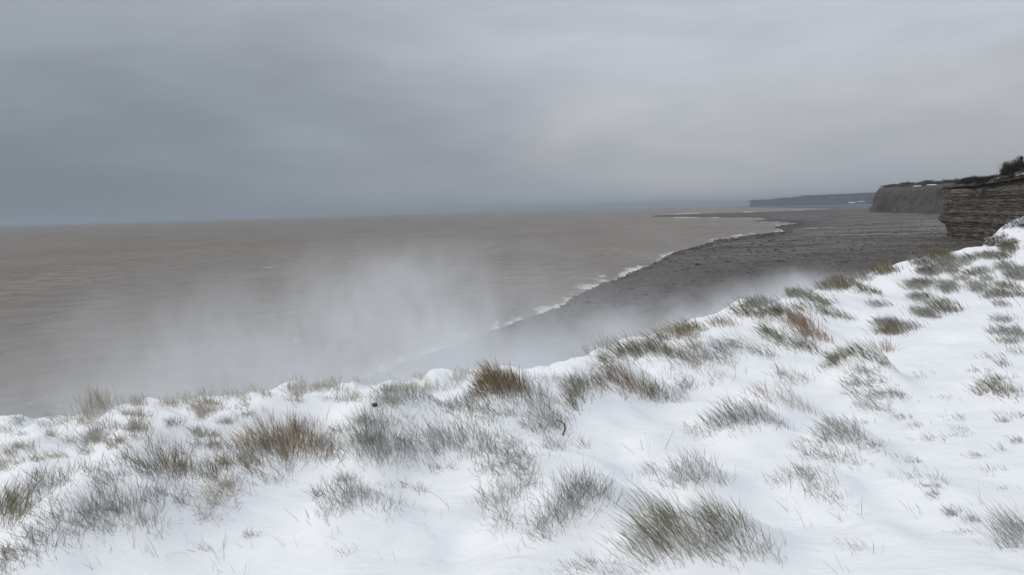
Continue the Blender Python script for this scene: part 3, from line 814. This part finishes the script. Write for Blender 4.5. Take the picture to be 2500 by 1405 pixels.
FD = 9500
prof3 = [(1832, 491.5), (1850, 490), (1880, 488.6), (1895, 486.0), (1925, 484.5), (1955, 480), (2000, 478), (2050, 475.5), (2120, 473), (2200, 468), (2320, 462)]
pl3 = [(at(1832, 500, FD).x + 700, FD + 1800), (at(1832, 500, FD).x + 150, FD + 400)]; zt3 = [at(1850, 490, FD).z, at(1832, 491.5, FD).z]
for i, (px, py) in enumerate(prof3):
    dpt = FD - 1900 * (i / len(prof3)); p = at(px, py, dpt)
    pl3.append((p.x, dpt)); zt3.append(p.z)
M_FAR3 = mk_hill('distant_land', (0.035, 0.036, 0.034, 1), (0.060, 0.060, 0.052, 1), 0.0, 0.004)
h3, top3, f3 = headland('headland', pl3, zt3, 'low blue-grey distant headland on the horizon', M_FAR3, M_FAR3, [0, 60, 150, 300, 600], 12, 301, amp=30, fx=0.002, nf=10)
cs, rs, ns = [], [], []
for _ in range(220):
    ci = random.randrange(40, 210); p = top3[random.choice([0, 0, 1]), ci]
    s_ = random.uniform(.5, 1.2)
    cs.append(p + np.array([0, 0, -4])); rs.append((60 * s_, 40, 13 * s_)); ns.append(40)
V, Fq, C = twig_cloud(cs, rs, ns, 6.0, (0.03, 0.032, 0.03), (0.055, 0.055, 0.048), 34)
o = mesh_np('woodland', V, [Fq], M_TWIG, smooth=False, cols=C)
tag(o, 'wooded skyline of the distant headland', 'woodland', kind='stuff')

# snowfields lying on the far slopes
m_sf = mk_snow('far_snow')


def patch(px, py, w, h, dpt, lab, seed):
    rg = np.random.default_rng(seed); c = at(px, py, dpt); n = 26
    a = np.linspace(0, 2 * math.pi, n, endpoint=False); rr = 1 + 0.35 * np.sin(2 * a + seed) + rg.uniform(-.18, .18, n)
    X = c.x + w / F * dpt * np.cos(a) * rr; Zr = np.sin(a) * rr
    Y = dpt + Zr * h / F * dpt * 2.5
    Z = c.z + Zr * h / F * dpt + np.cos(a) * 0.25 * h / F * dpt
    top = np.c_[X, Y, Z]; bot = np.c_[X, Y + h / F * dpt * 4, Z - h / F * dpt * .3]
    V = np.concatenate([top, bot]); j = np.arange(n); jn = (j + 1) % n
    o = mesh_np('snowfield', V, [np.arange(n)[None], np.stack([jn, j, j + n, jn + n], -1)], m_sf, smooth=False)
    tag(o, lab, 'snowfield', 'snowfields on the far slopes', kind='structure')


for k, (px, py, w, h, dpt, lab) in enumerate([
        (1971, 497, 4, 1.2, 8850, 'left one of two tiny white patches low on the distant headland'), (1980, 497, 4, 1.2, 8800, 'right one of two tiny white patches low on the distant headland'),
        (2020, 492.5, 9, 0.8, 8500, 'thin snow streak halfway up the distant headland'),
        (2103, 492, 8, 0.8, 7700, 'broad snow patch where distant headland meets the brown one'), (2080, 494.8, 9, 0.9, 7700, 'low snow strip beside the brown headland foot')]):
    patch(px, py, w, h, dpt, lab, k)
for k, (px, py, w, h, lab) in enumerate([(2240, 454.5, 8, 0.9, 'small snow strip under the trees on the middle headland'), (2275, 451.5, 9, 1.0, 'snow strip under the trees nearest the layered cliff')]):
    patch(px, py, w, h, at(px, py, 1).y * np.interp(px, [2200, 2300], [yy[5], yy[7]]) - 8, lab, k + 20)

# ------------------------------------------------------------------ snowy bank at the right edge
bx_, by_ = spaced(28, 110, 130, 60, 18), spaced(38, 120, 110, 72, 16)
BX, BY = np.meshgrid(bx_, by_)


def bank_z(x, y):
    e = 0.728 * y - x
    z = -3.2 - np.maximum(0, e) * 0.85 + np.minimum(np.maximum(0, -e), 14) * 0.3 - np.maximum(0, 84 - y) * 0.55 - np.maximum(0, y - 84) * 0.15
    z = z + 0.8 * fbm(x * .35, y * .35, 401, 4) + 0.25 * fbm(x * 1.5, y * 1.5, 402, 3)
    return np.maximum(z, -26.5)


bank = mesh_np('bank', np.stack([BX, BY, bank_z(BX, BY)], -1).reshape(-1, 3), [grid_faces(len(by_), len(bx_))], mk_snow('bank_snow', 0.85))
tag(bank, 'steep snow-dusted bank dropping to the beach at right edge', 'bank', kind='structure')
for k, (px, dpt, s_, lab) in enumerate([
        (2428, 83, 0.9, 'snow-dusted dark bush lowest on the bank at right edge'), (2446, 82, 1.1, 'snow-dusted bush second from the bottom of the bank at right edge'),
        (2462, 80, 1.0, 'dark bush with snow flecks in the middle of the bank at right edge'), (2478, 83, 1.1, 'snow-laden bush just above the middle of the bank at right edge'),
        (2455, 77, 0.9, 'half-buried dark bush at the foot of the bank beside the snowfield'), (2494, 84, 1.0, 'whitest snow-laden bush topmost on the bank at right edge'),
        (2488, 78, 0.9, 'low dark bush at the frame edge under the whitest bush')]):
    c = at(px, 560, dpt); zb_ = float(bank_z(c.x, dpt))
    bush(lab, (c.x, dpt, zb_ - 0.1), [(0, 0, 0, 1.0 * s_, .9, .75 * s_), (.8 * s_, .3, .1, .7 * s_, .7, .6 * s_), (-.7 * s_, -.2, -.3, .7 * s_, .7, .5 * s_)], 600, 0.10,
         (0.035, 0.030, 0.026), (0.12, 0.10, 0.075), 60 + k, snow=0.5, trunks=3, tr=0.05, name='snowy_bush')

# ------------------------------------------------------------------ grass
bpy.context.view_layer.update()
DG = bpy.context.evaluated_depsgraph_get()
GEV = ground.evaluated_get(DG)


def drop_roots(px, py):
    """where the sight lines meet the ground"""
    P = []
    for a_, b_ in zip(px, py):
        d = ray(a_, b_).normalized()
        hit, loc, nor, _ = GEV.ray_cast(Vector((0, 0, 0)), d, distance=60)
        if hit and loc.z > -4.5: P.append(loc)
    return np.array(P).reshape(-1, 3)


GREEN = np.array([0.098, 0.106, 0.034]); DGREEN = np.array([0.055, 0.066, 0.026]); BROWN = np.array([0.235, 0.135, 0.045])
STRAW = np.array([0.36, 0.29, 0.19]); GREY = np.array([0.185, 0.182, 0.150]); RUST = np.array([0.20, 0.085, 0.045]); RIME = np.array([0.50, 0.50, 0.49]); DARK = np.array([0.115, 0.106, 0.090])
PAL = {'olive': [(GREEN, .45), (DGREEN, .2), (BROWN, .2), (STRAW, .08), (RIME, .07)],
       'rust': [(BROWN, .42), (GREEN, .28), (RUST, .12), (STRAW, .10), (DGREEN, .08)],
       'red': [(RUST, .55), (BROWN, .25), (STRAW, .2)],
       'grey': [(GREY, .45), (DARK, .20), (GREEN, .13), (RIME, .17), (STRAW, .05)],
       'dark': [(DARK, .42), (GREY, .33), (DGREEN, .13), (RIME, .12)],
       'straw': [(STRAW, .50), (BROWN, .22), (GREY, .15), (RIME, .13)],
       'frost': [(GREY, .38), (RIME, .38), (STRAW, .12), (GREEN, .12)],
       'gold': [(BROWN, .40), (np.array([.30, .19, .06]), .22), (GREEN, .20), (RUST, .06), (STRAW, .12)],
       'pale': [(STRAW, .45), (np.array([.46, .40, .31]), .35), (RIME, .2)],
       'green': [(GREEN, .36), (DGREEN, .30), (np.array([.23, .22, .06]), .12), (BROWN, .12), (STRAW, .07), (RIME, .05)]}
WIND = np.array([-1.0, 0.12, 0.0])


def blades(P, L, pal, lean, fan, mess, seed, center=None, segs=3):
    """ribbon blades; P roots (n,3), L lengths (n)"""
    rg = np.random.default_rng(seed); n = len(P)
    if n == 0: return None
    names = PAL[pal]; pr = np.array([w for _, w in names]); pr /= pr.sum()
    ch = rg.choice(len(names), n, p=pr); C = np.array([c for c, _ in names])[ch] * rg.uniform(.65, 1.35, (n, 1))
    is_green = np.array([tuple(c) in (tuple(GREEN), tuple(DGREEN), tuple(GREY), tuple(DARK)) for c, _ in names])[ch]
    up_ = np.tile([0, 0, 1.0], (n, 1))
    if center is None: center = P.mean(0)
    rad = P - center; rad[:, 2] = 0; rr = np.linalg.norm(rad, axis=1, keepdims=True); rad = rad / (np.percentile(rr, 85) + 1e-6)
    nz = rg.normal(size=(n, 3)) * mess; nz[:, 2] *= 0.4
    d0 = up_ + WIND * (lean + .12) * 0.6 + rad * fan * .55 + nz * 1.15
    d0[:, 2] = np.maximum(d0[:, 2], 0.12); d0 /= np.linalg.norm(d0, axis=1, keepdims=True)
    bend = WIND * lean * rg.uniform(.25, .9, (n, 1)) + rad * fan * .5 + rg.normal(size=(n, 3)) * mess * .6
    bend[:, 2] = -np.abs(bend[:, 2]) * .6 - 0.12 * lean
    L = L[:, None]
    depth = np.maximum(P[:, 1:2], 1.5)
    w = np.maximum(0.0008 * rg.uniform(.7, 1.3, (n, 1)), 0.00027 * depth * rg.uniform(.7, 1.3, (n, 1)))
    view = -P / np.linalg.norm(P, axis=1, keepdims=True)
    side = np.cross(d0, view) + 0.4 * rg.normal(size=(n, 3)); side /= np.linalg.norm(side, axis=1, keepdims=True)
    ts = [0, .38, .72, 1.0]; ws = [1.0, .95, .65]
    P0 = P - d0 * 0.02
    pts = [P0 + d0 * L * t + bend * L * (t * t * .55) for t in ts]
    vs_ = []; cs_ = []
    for i in range(3):
        vs_ += [pts[i] - side * w * ws[i], pts[i] + side * w * ws[i]]
    vs_.append(pts[3])
    V = np.stack(vs_, 1)
    pw = rg.uniform(.5, 1.0, (n, 1)) * (0.55 if pal in ('green', 'olive', 'gold', 'rust') else 0.9); SNW = np.array([0.80, 0.805, 0.81])
    for g in (0.8, 0.8, 0.36, 0.36, 0.06, 0.06, 0.0):
        cs_.append(C * (1 - g * pw) + SNW * g * pw)
    Cc = np.stack(cs_, 1)
    return V, Cc, is_green


def blade_mesh(name, V, C, parent, loc):
    n = len(V); b0 = (np.arange(n) * 7)[:, None]
    q4 = np.concatenate([b0 + np.array([[0, 1, 3, 2]]), b0 + np.array([[2, 3, 5, 4]])]); q3 = b0 + np.array([[4, 5, 6]])
    return mesh_np(name, V.reshape(-1, 3) - np.array(loc), [q4, q3], M_BLADE, parent, True, cols=C.reshape(-1, 3))


def stroke_points(pts, n, rg, flat=0.62):
    pts = np.array(pts, float); wt = pts[:, 2] ** 1.5; k = rg.choice(len(pts), n, p=wt / wt.sum())
    a = rg.uniform(0, 2 * math.pi, n); r = np.abs(rg.normal(0, .78, n)); r = np.minimum(r, 2.2)
    return pts[k, 0] + np.cos(a) * r * pts[k, 2], pts[k, 1] + np.sin(a) * r * pts[k, 2] * flat


tid = 0


def make_tuft(name, label, pts, n, ln, pal, lean, fan, mess, cat, group=None, jit=0.03):
    global tid
    tid += 1
    rg = np.random.default_rng(1000 + tid)
    if pts[0][0] > 1400 and n > 250:
        lp = max(pts, key=lambda p_: p_[0]); pts = list(pts) + [(lp[0] + lp[2] * 1.3, lp[1] + lp[2] * .35, lp[2] * .55), (lp[0] + lp[2] * 2.2, lp[1] + lp[2] * .6, lp[2] * .4)]
        lean = lean + .15
    sx, sy = stroke_points(pts, int(n * 0.53), rg)
    P = drop_roots(sx, sy)
    if len(P) < 5: return None
    med = np.median(P[:, 1]); P = P[np.abs(P[:, 1] - med) < max(1.2, med * 0.22)]
    P[:, 0] += rg.normal(0, jit, len(P)); P[:, 1] += np.abs(rg.normal(0, jit * 2.5, len(P))) - jit
    P[:, 2] = ground_z(P[:, 0], P[:, 1])
    L = ln / F * P[:, 1] * np.clip(rg.normal(.80, .32, len(P)), .2, 1.5)
    # blades get shorter towards the snowed-in rim
    cen = P.mean(0)
    rr = np.linalg.norm((P - cen)[:, :2], axis=1); L = L * np.interp(rr / (np.percentile(rr, 90) + 1e-6), [0, .6, 1.3], [1.1, .95, .5])
    V, C, g = blades(P, L, pal, lean, fan, mess, 2000 + tid)
    root = bpy.data.objects.new(name, None); COL.objects.link(root)
    loc = (cen[0], cen[1], float(ground_z(cen[0], cen[1]))); root.location = loc
    tag(root, label, cat, group)
    if g.any(): tag(blade_mesh('green_blades', V[g], C[g], root, loc), kind='stuff')
    if (~g).any(): tag(blade_mesh('dry_blades', V[~g], C[~g], root, loc), kind='stuff')
    return root


for (lab, pts, n, ln, pal, lean, fan, mess) in T:
    make_tuft('grass_tussock', lab, pts, n, ln, pal, lean, fan, mess, 'tussock', 'grass tussocks on the snowy clifftop')

# thin grass nobody could count: swept wisps over the snowfield, brink fringe, misty lower slope
rg = np.random.default_rng(77)
VV, CC = [], []


def wisp(px, py, w, h, n, ln, pal, lean, mess, seed):
    a = rg.normal(0, .5, n) * w; bq = rg.normal(0, .5, n) * h
    P = drop_roots(px + a, py + bq - np.abs(a) * 0.02)
    if len(P) < 3: return
    P[:, 2] = ground_z(P[:, 0], P[:, 1])
    L = ln / F * P[:, 1] * np.clip(rg.normal(.8, .25, len(P)), .2, 1.3)
    V, C, g = blades(P, L, pal, lean, .1, mess, seed)
    VV.append(V); CC.append(C)


# streaky clusters on the right snowfield
k = 0
clusters = [(2230, 745, 60, 40), (2330, 700, 70, 45), (2180, 790, 50, 35), (2370, 660, 60, 25), (2320, 640, 50, 15), (2450, 660, 45, 15), (2460, 720, 40, 40), (2250, 700, 50, 20),
            (2310, 770, 45, 30), (2400, 700, 45, 30), (2190, 805, 60, 15), (2300, 720, 60, 30), (2440, 800, 50, 40), (2350, 640, 60, 10), (2430, 625, 60, 8), (2480, 690, 20, 30), (2240, 660, 40, 14)]
for (cx_, cy_, w_, h_) in clusters:
    for _ in range(5):
        px = cx_ + rg.normal(0, .6) * w_; py = cy_ + rg.normal(0, .6) * h_
        py = max(py, 606 + (2500 - px) * 0.06)
        sc = (py - 480) / 300
        wisp(px, py, 22 * sc + 10, 3 + 4 * sc, int(75 + 50 * sc), 15 + 12 * sc, rg.choice(['grey', 'frost', 'olive', 'grey', 'frost']), .7, .2, 5000 + k); k += 1
for _ in range(46):
    px = rg.uniform(2060, 2500); py = rg.uniform(840, 1320)
    if px < 2250 and py > 1150 and rg.uniform() < .7: continue
    wisp(px, py, rg.uniform(15, 45), rg.uniform(4, 10), int(rg.uniform(15, 70)), rg.uniform(18, 38), rg.choice(['grey', 'frost', 'dark', 'frost']), .6, .28, 5000 + k); k += 1
# fringe along the brink
for _ in range(34):
    px = rg.uniform(1600, 2480); py = np.interp(px, [1600, 1770, 2000, 2100, 2250, 2300, 2400, 2500], [835, 765, 700, 675, 640, 622, 612, 604]) + abs(rg.normal(0, 10))
    sc = (py - 480) / 300
    wisp(px, py, 26 * sc + 10, 6 * sc + 3, int(110), 16 + 16 * sc, rg.choice(['olive', 'grey', 'straw', 'green', 'rust', 'grey']), .55, .22, 5000 + k); k += 1
# between the tussocks of the foreground
for _ in range(150):
    px = rg.uniform(0, 2000); base = np.interp(px, [0, 300, 620, 900, 1180, 1450, 1700, 2000], [1170, 1120, 1040, 1030, 960, 900, 840, 740])
    py = base + abs(rg.normal(0, 105))
    if py > 1400: continue
    wisp(px, py, rg.uniform(15, 50), rg.uniform(8, 18), int(rg.uniform(12, 60)), rg.uniform(28, 55), rg.choice(['grey', 'grey', 'frost', 'straw', 'dark']), .25, .4, 5000 + k); k += 1
# slender single stems
for _ in range(120):
    px = rg.uniform(0, 2450); py = rg.uniform(1000, 1400)
    if px > 1700 and py < 1150: continue
    wisp(px, py, 22, 10, 3, rg.uniform(45, 80), rg.choice(['grey', 'dark', 'straw']), .3, .3, 5000 + k); k += 1
# lower misty slope
for _ in range(110):
    px = rg.uniform(-20, 1160)
    top = np.interp(px, [0, 250, 400, 650, 800, 1000, 1160], [1035, 985, 972, 945, 932, 922, 912]); bot = np.interp(px, [0, 300, 480, 600, 720, 1000, 1160], [1150, 1095, 1075, 1020, 985, 985, 925])
    py = rg.uniform(top, max(bot, top + 5))
    wisp(px, py, rg.uniform(14, 36), rg.uniform(4, 12), int(rg.uniform(25, 80)), rg.uniform(18, 42), rg.choice(['pale', 'pale', 'pale', 'frost', 'straw']), .2, .35, 5000 + k); k += 1
grass = blade_mesh('grass', np.concatenate(VV), np.concatenate(CC), None, (0, 0, 0))
tag(grass, 'thin wind-swept grass blades poking through the snow', 'grass', kind='stuff')

# ------------------------------------------------------------------ small things on the snow


def stone(px, py, w, label, seed, fl=.7):
    P = drop_roots([px], [py])[0]; r = w / F * P[1] * .5
    rg2 = np.random.default_rng(seed); nu, nv = 12, 8
    V = []
    for i in range(nv + 1):
        th = math.pi * i / nv
        for j in range(nu):
            ph = 2 * math.pi * j / nu
            d = np.array([math.sin(th) * math.cos(ph), math.sin(th) * math.sin(ph), math.cos(th)])
            k_ = 1 + .22 * math.sin(d[0] * 4 + seed) + .18 * math.cos(d[1] * 5 + d[2] * 3) + rg2.uniform(-.05, .05)
            V.append(d * k_ * r * np.array([1, 1, fl]))
    V = np.array(V); f = []
    for i in range(nv):
        for j in range(nu):
            f.append((i * nu + j, (i + 1) * nu + j, (i + 1) * nu + (j + 1) % nu, i * nu + (j + 1) % nu))
    o = mesh_np('stone', V, [np.array(f)], M_STONE, smooth=True); o.location = (P[0], P[1], P[2] + r * fl * .1)
    tag(o, label, 'stone'); return o


stone(1733, 1264, 11, 'small dark pebble lying among blades above the green tussock', 3)
stone(915, 990, 13, 'dark lump standing in for the shaded hollow at left end of frosty tuft', 5, 1.0)  # dark lump added in place of the shade in a hollow under overhanging snow
P = drop_roots([1372], [1062])[0]; s_ = P[1] / F
tv, tf = tube([(0, 0, -0.02), (8 * s_, 0, 14 * s_), (7 * s_, .01, 26 * s_), (-2 * s_, .01, 34 * s_), (-12 * s_, .02, 36 * s_)], [2.2 * s_, 2.0 * s_, 1.6 * s_, 1.3 * s_, .8 * s_])
o = mesh_np('curled_stem', tv, [tf], M_TWIG, cols=np.tile((.06, .055, .045), (len(tv), 1))); o.location = P
tag(o, 'single dark curled dead stem on the snow at centre', 'stem')
for px, py, lx, ly, lab in [(1622, 1098, 24, 52, 'thin pale stem leaning right on empty snow'), (1570, 1098, -8, 30, 'short thin stem leaning left on empty snow')]:
    P = drop_roots([px], [py])[0]; s_ = P[1] / F
    tv, tf = tube([(0, 0, -0.02), (lx * .5 * s_, 0, ly * .5 * s_), (lx * s_, 0, ly * s_)], [.6 * s_, .5 * s_, .3 * s_], 5)
    o = mesh_np('dry_stem', tv, [tf], M_TWIG, cols=np.tile((.26, .22, .17), (len(tv), 1))); o.location = P
    tag(o, lab, 'stem')

# ------------------------------------------------------------------ air: even haze, and snow blowing off the brink


def box_mesh(name, lo, hi, mat):
    V = np.array([(x, y, z) for z in (lo[2], hi[2]) for y in (lo[1], hi[1]) for x in (lo[0], hi[0])], float)
    Fq = np.array([(0, 2, 3, 1), (4, 5, 7, 6), (0, 1, 5, 4), (2, 6, 7, 3), (0, 4, 6, 2), (1, 3, 7, 5)])
    return mesh_np(name, V, [Fq], mat, smooth=False)


m, q, out = material('haze_air')
pv = q.n('ShaderNodeVolumePrincipled', ins={'Color': (0.50, 0.57, 0.645, 1), 'Density': 0.00008, 'Anisotropy': 0.1})
q.t.links.new(pv.outputs[0], out.inputs['Volume'])
hz = box_mesh('haze', (-600000, -3000, SEA - 3.5), (600000, 110000, 215), m)
tag(hz, 'thin pale haze in the cold air', 'haze', kind='stuff')


def snow_cloud(name, label, size, loc, rotz, dens, build, step):
    m, q, out = material(name + '_air')
    t = q.n('ShaderNodeTexCoord').outputs['Object']; x, y, z = q.sep(t)
    d = build(q, t, x, y, z)
    pv = q.n('ShaderNodeVolumePrincipled', ins={'Color': (0.93, 0.94, 0.96, 1), 'Density': q.math('MULTIPLY', d, dens), 'Anisotropy': 0.2})
    q.t.links.new(pv.outputs[0], out.inputs['Volume'])
    h = np.array(size) / 2
    o = box_mesh(name, -h, h, m); o.location = loc; o.rotation_euler = (0, 0, rotz)
    diag = float(np.linalg.norm(size)); m.cycles.volume_step_rate = step / (diag / 10)
    tag(o, label, 'blowing snow', kind='stuff'); return o


def plume(q, t, x, y, z):
    # box 26 x 32 x 9; local z from -4.5 to 4.5
    n_ = q.noise(q.mapping(t, scale=(.22, .16, .24), rot=(0, 0.6, 0)), 1.0, 3, 0.6, 0.8)
    st = q.noise(q.mapping(t, scale=(1.3, .45, .55), rot=(0, 0.6, 0.2)), 1.0, 2, 0.6, 0.6)
    top = q.math('ADD', q.mr(x, -12.0, -2.0, 2.0, 3.0), q.math('MULTIPLY', q.math('SUBTRACT', n_, 0.5), 5.0))
    hgt = q.mr(q.math('SUBTRACT', top, z), -1.4, 4.6)
    body = q.mr(q.math('ADD', q.math('MULTIPLY', n_, 0.55), q.math('MULTIPLY', st, 0.45)), 0.36, 0.66, 0.12, 1.0)
    d = q.math('MULTIPLY', hgt, body)
    d = q.math('MULTIPLY', d, q.math('MULTIPLY', q.mr(x, -13.0, -7.0, 0.45, 1.0), q.mr(x, 8.0, -2.5)))
    d = q.math('MULTIPLY', d, q.mr(q.math('ABSOLUTE', y), 15.5, 10.5))
    return q.math('MULTIPLY', d, q.mr(z, 4.5, 3.2))


snow_cloud('blowing_snow', 'white plume of powder snow whirling up beyond the brink', (26, 32, 9), (-1.5, 19.0, -4.6), 0.12, 0.175, plume, 2.2)


def drift(q, t, x, y, z):
    # long thin sheet hugging the brink towards the right; box 26 x 8 x 3.4
    n_ = q.noise(q.mapping(t, scale=(.30, .45, .5), rot=(0, -0.3, 0)), 1.0, 4, 0.6, 0.5)
    top = q.math('ADD', -0.35, q.math('MULTIPLY', q.math('SUBTRACT', n_, 0.5), 2.6))
    hgt = q.mr(q.math('SUBTRACT', top, z), -0.5, 1.3)
    d = q.math('MULTIPLY', hgt, q.mr(n_, 0.25, 0.65))
    for v, a_, c_ in ((x, 13.0, 9.0), (y, 4.0, 2.4)):
        d = q.math('MULTIPLY', d, q.mr(q.math('ABSOLUTE', v), a_, c_))
    return d


snow_cloud('blowing_snow', 'thin sheet of spindrift streaming off the brink toward the beach', (26, 8, 3.4), (6.2, 20.0, -2.7), math.atan2(14, 13.5), 0.50, drift, 1.3)
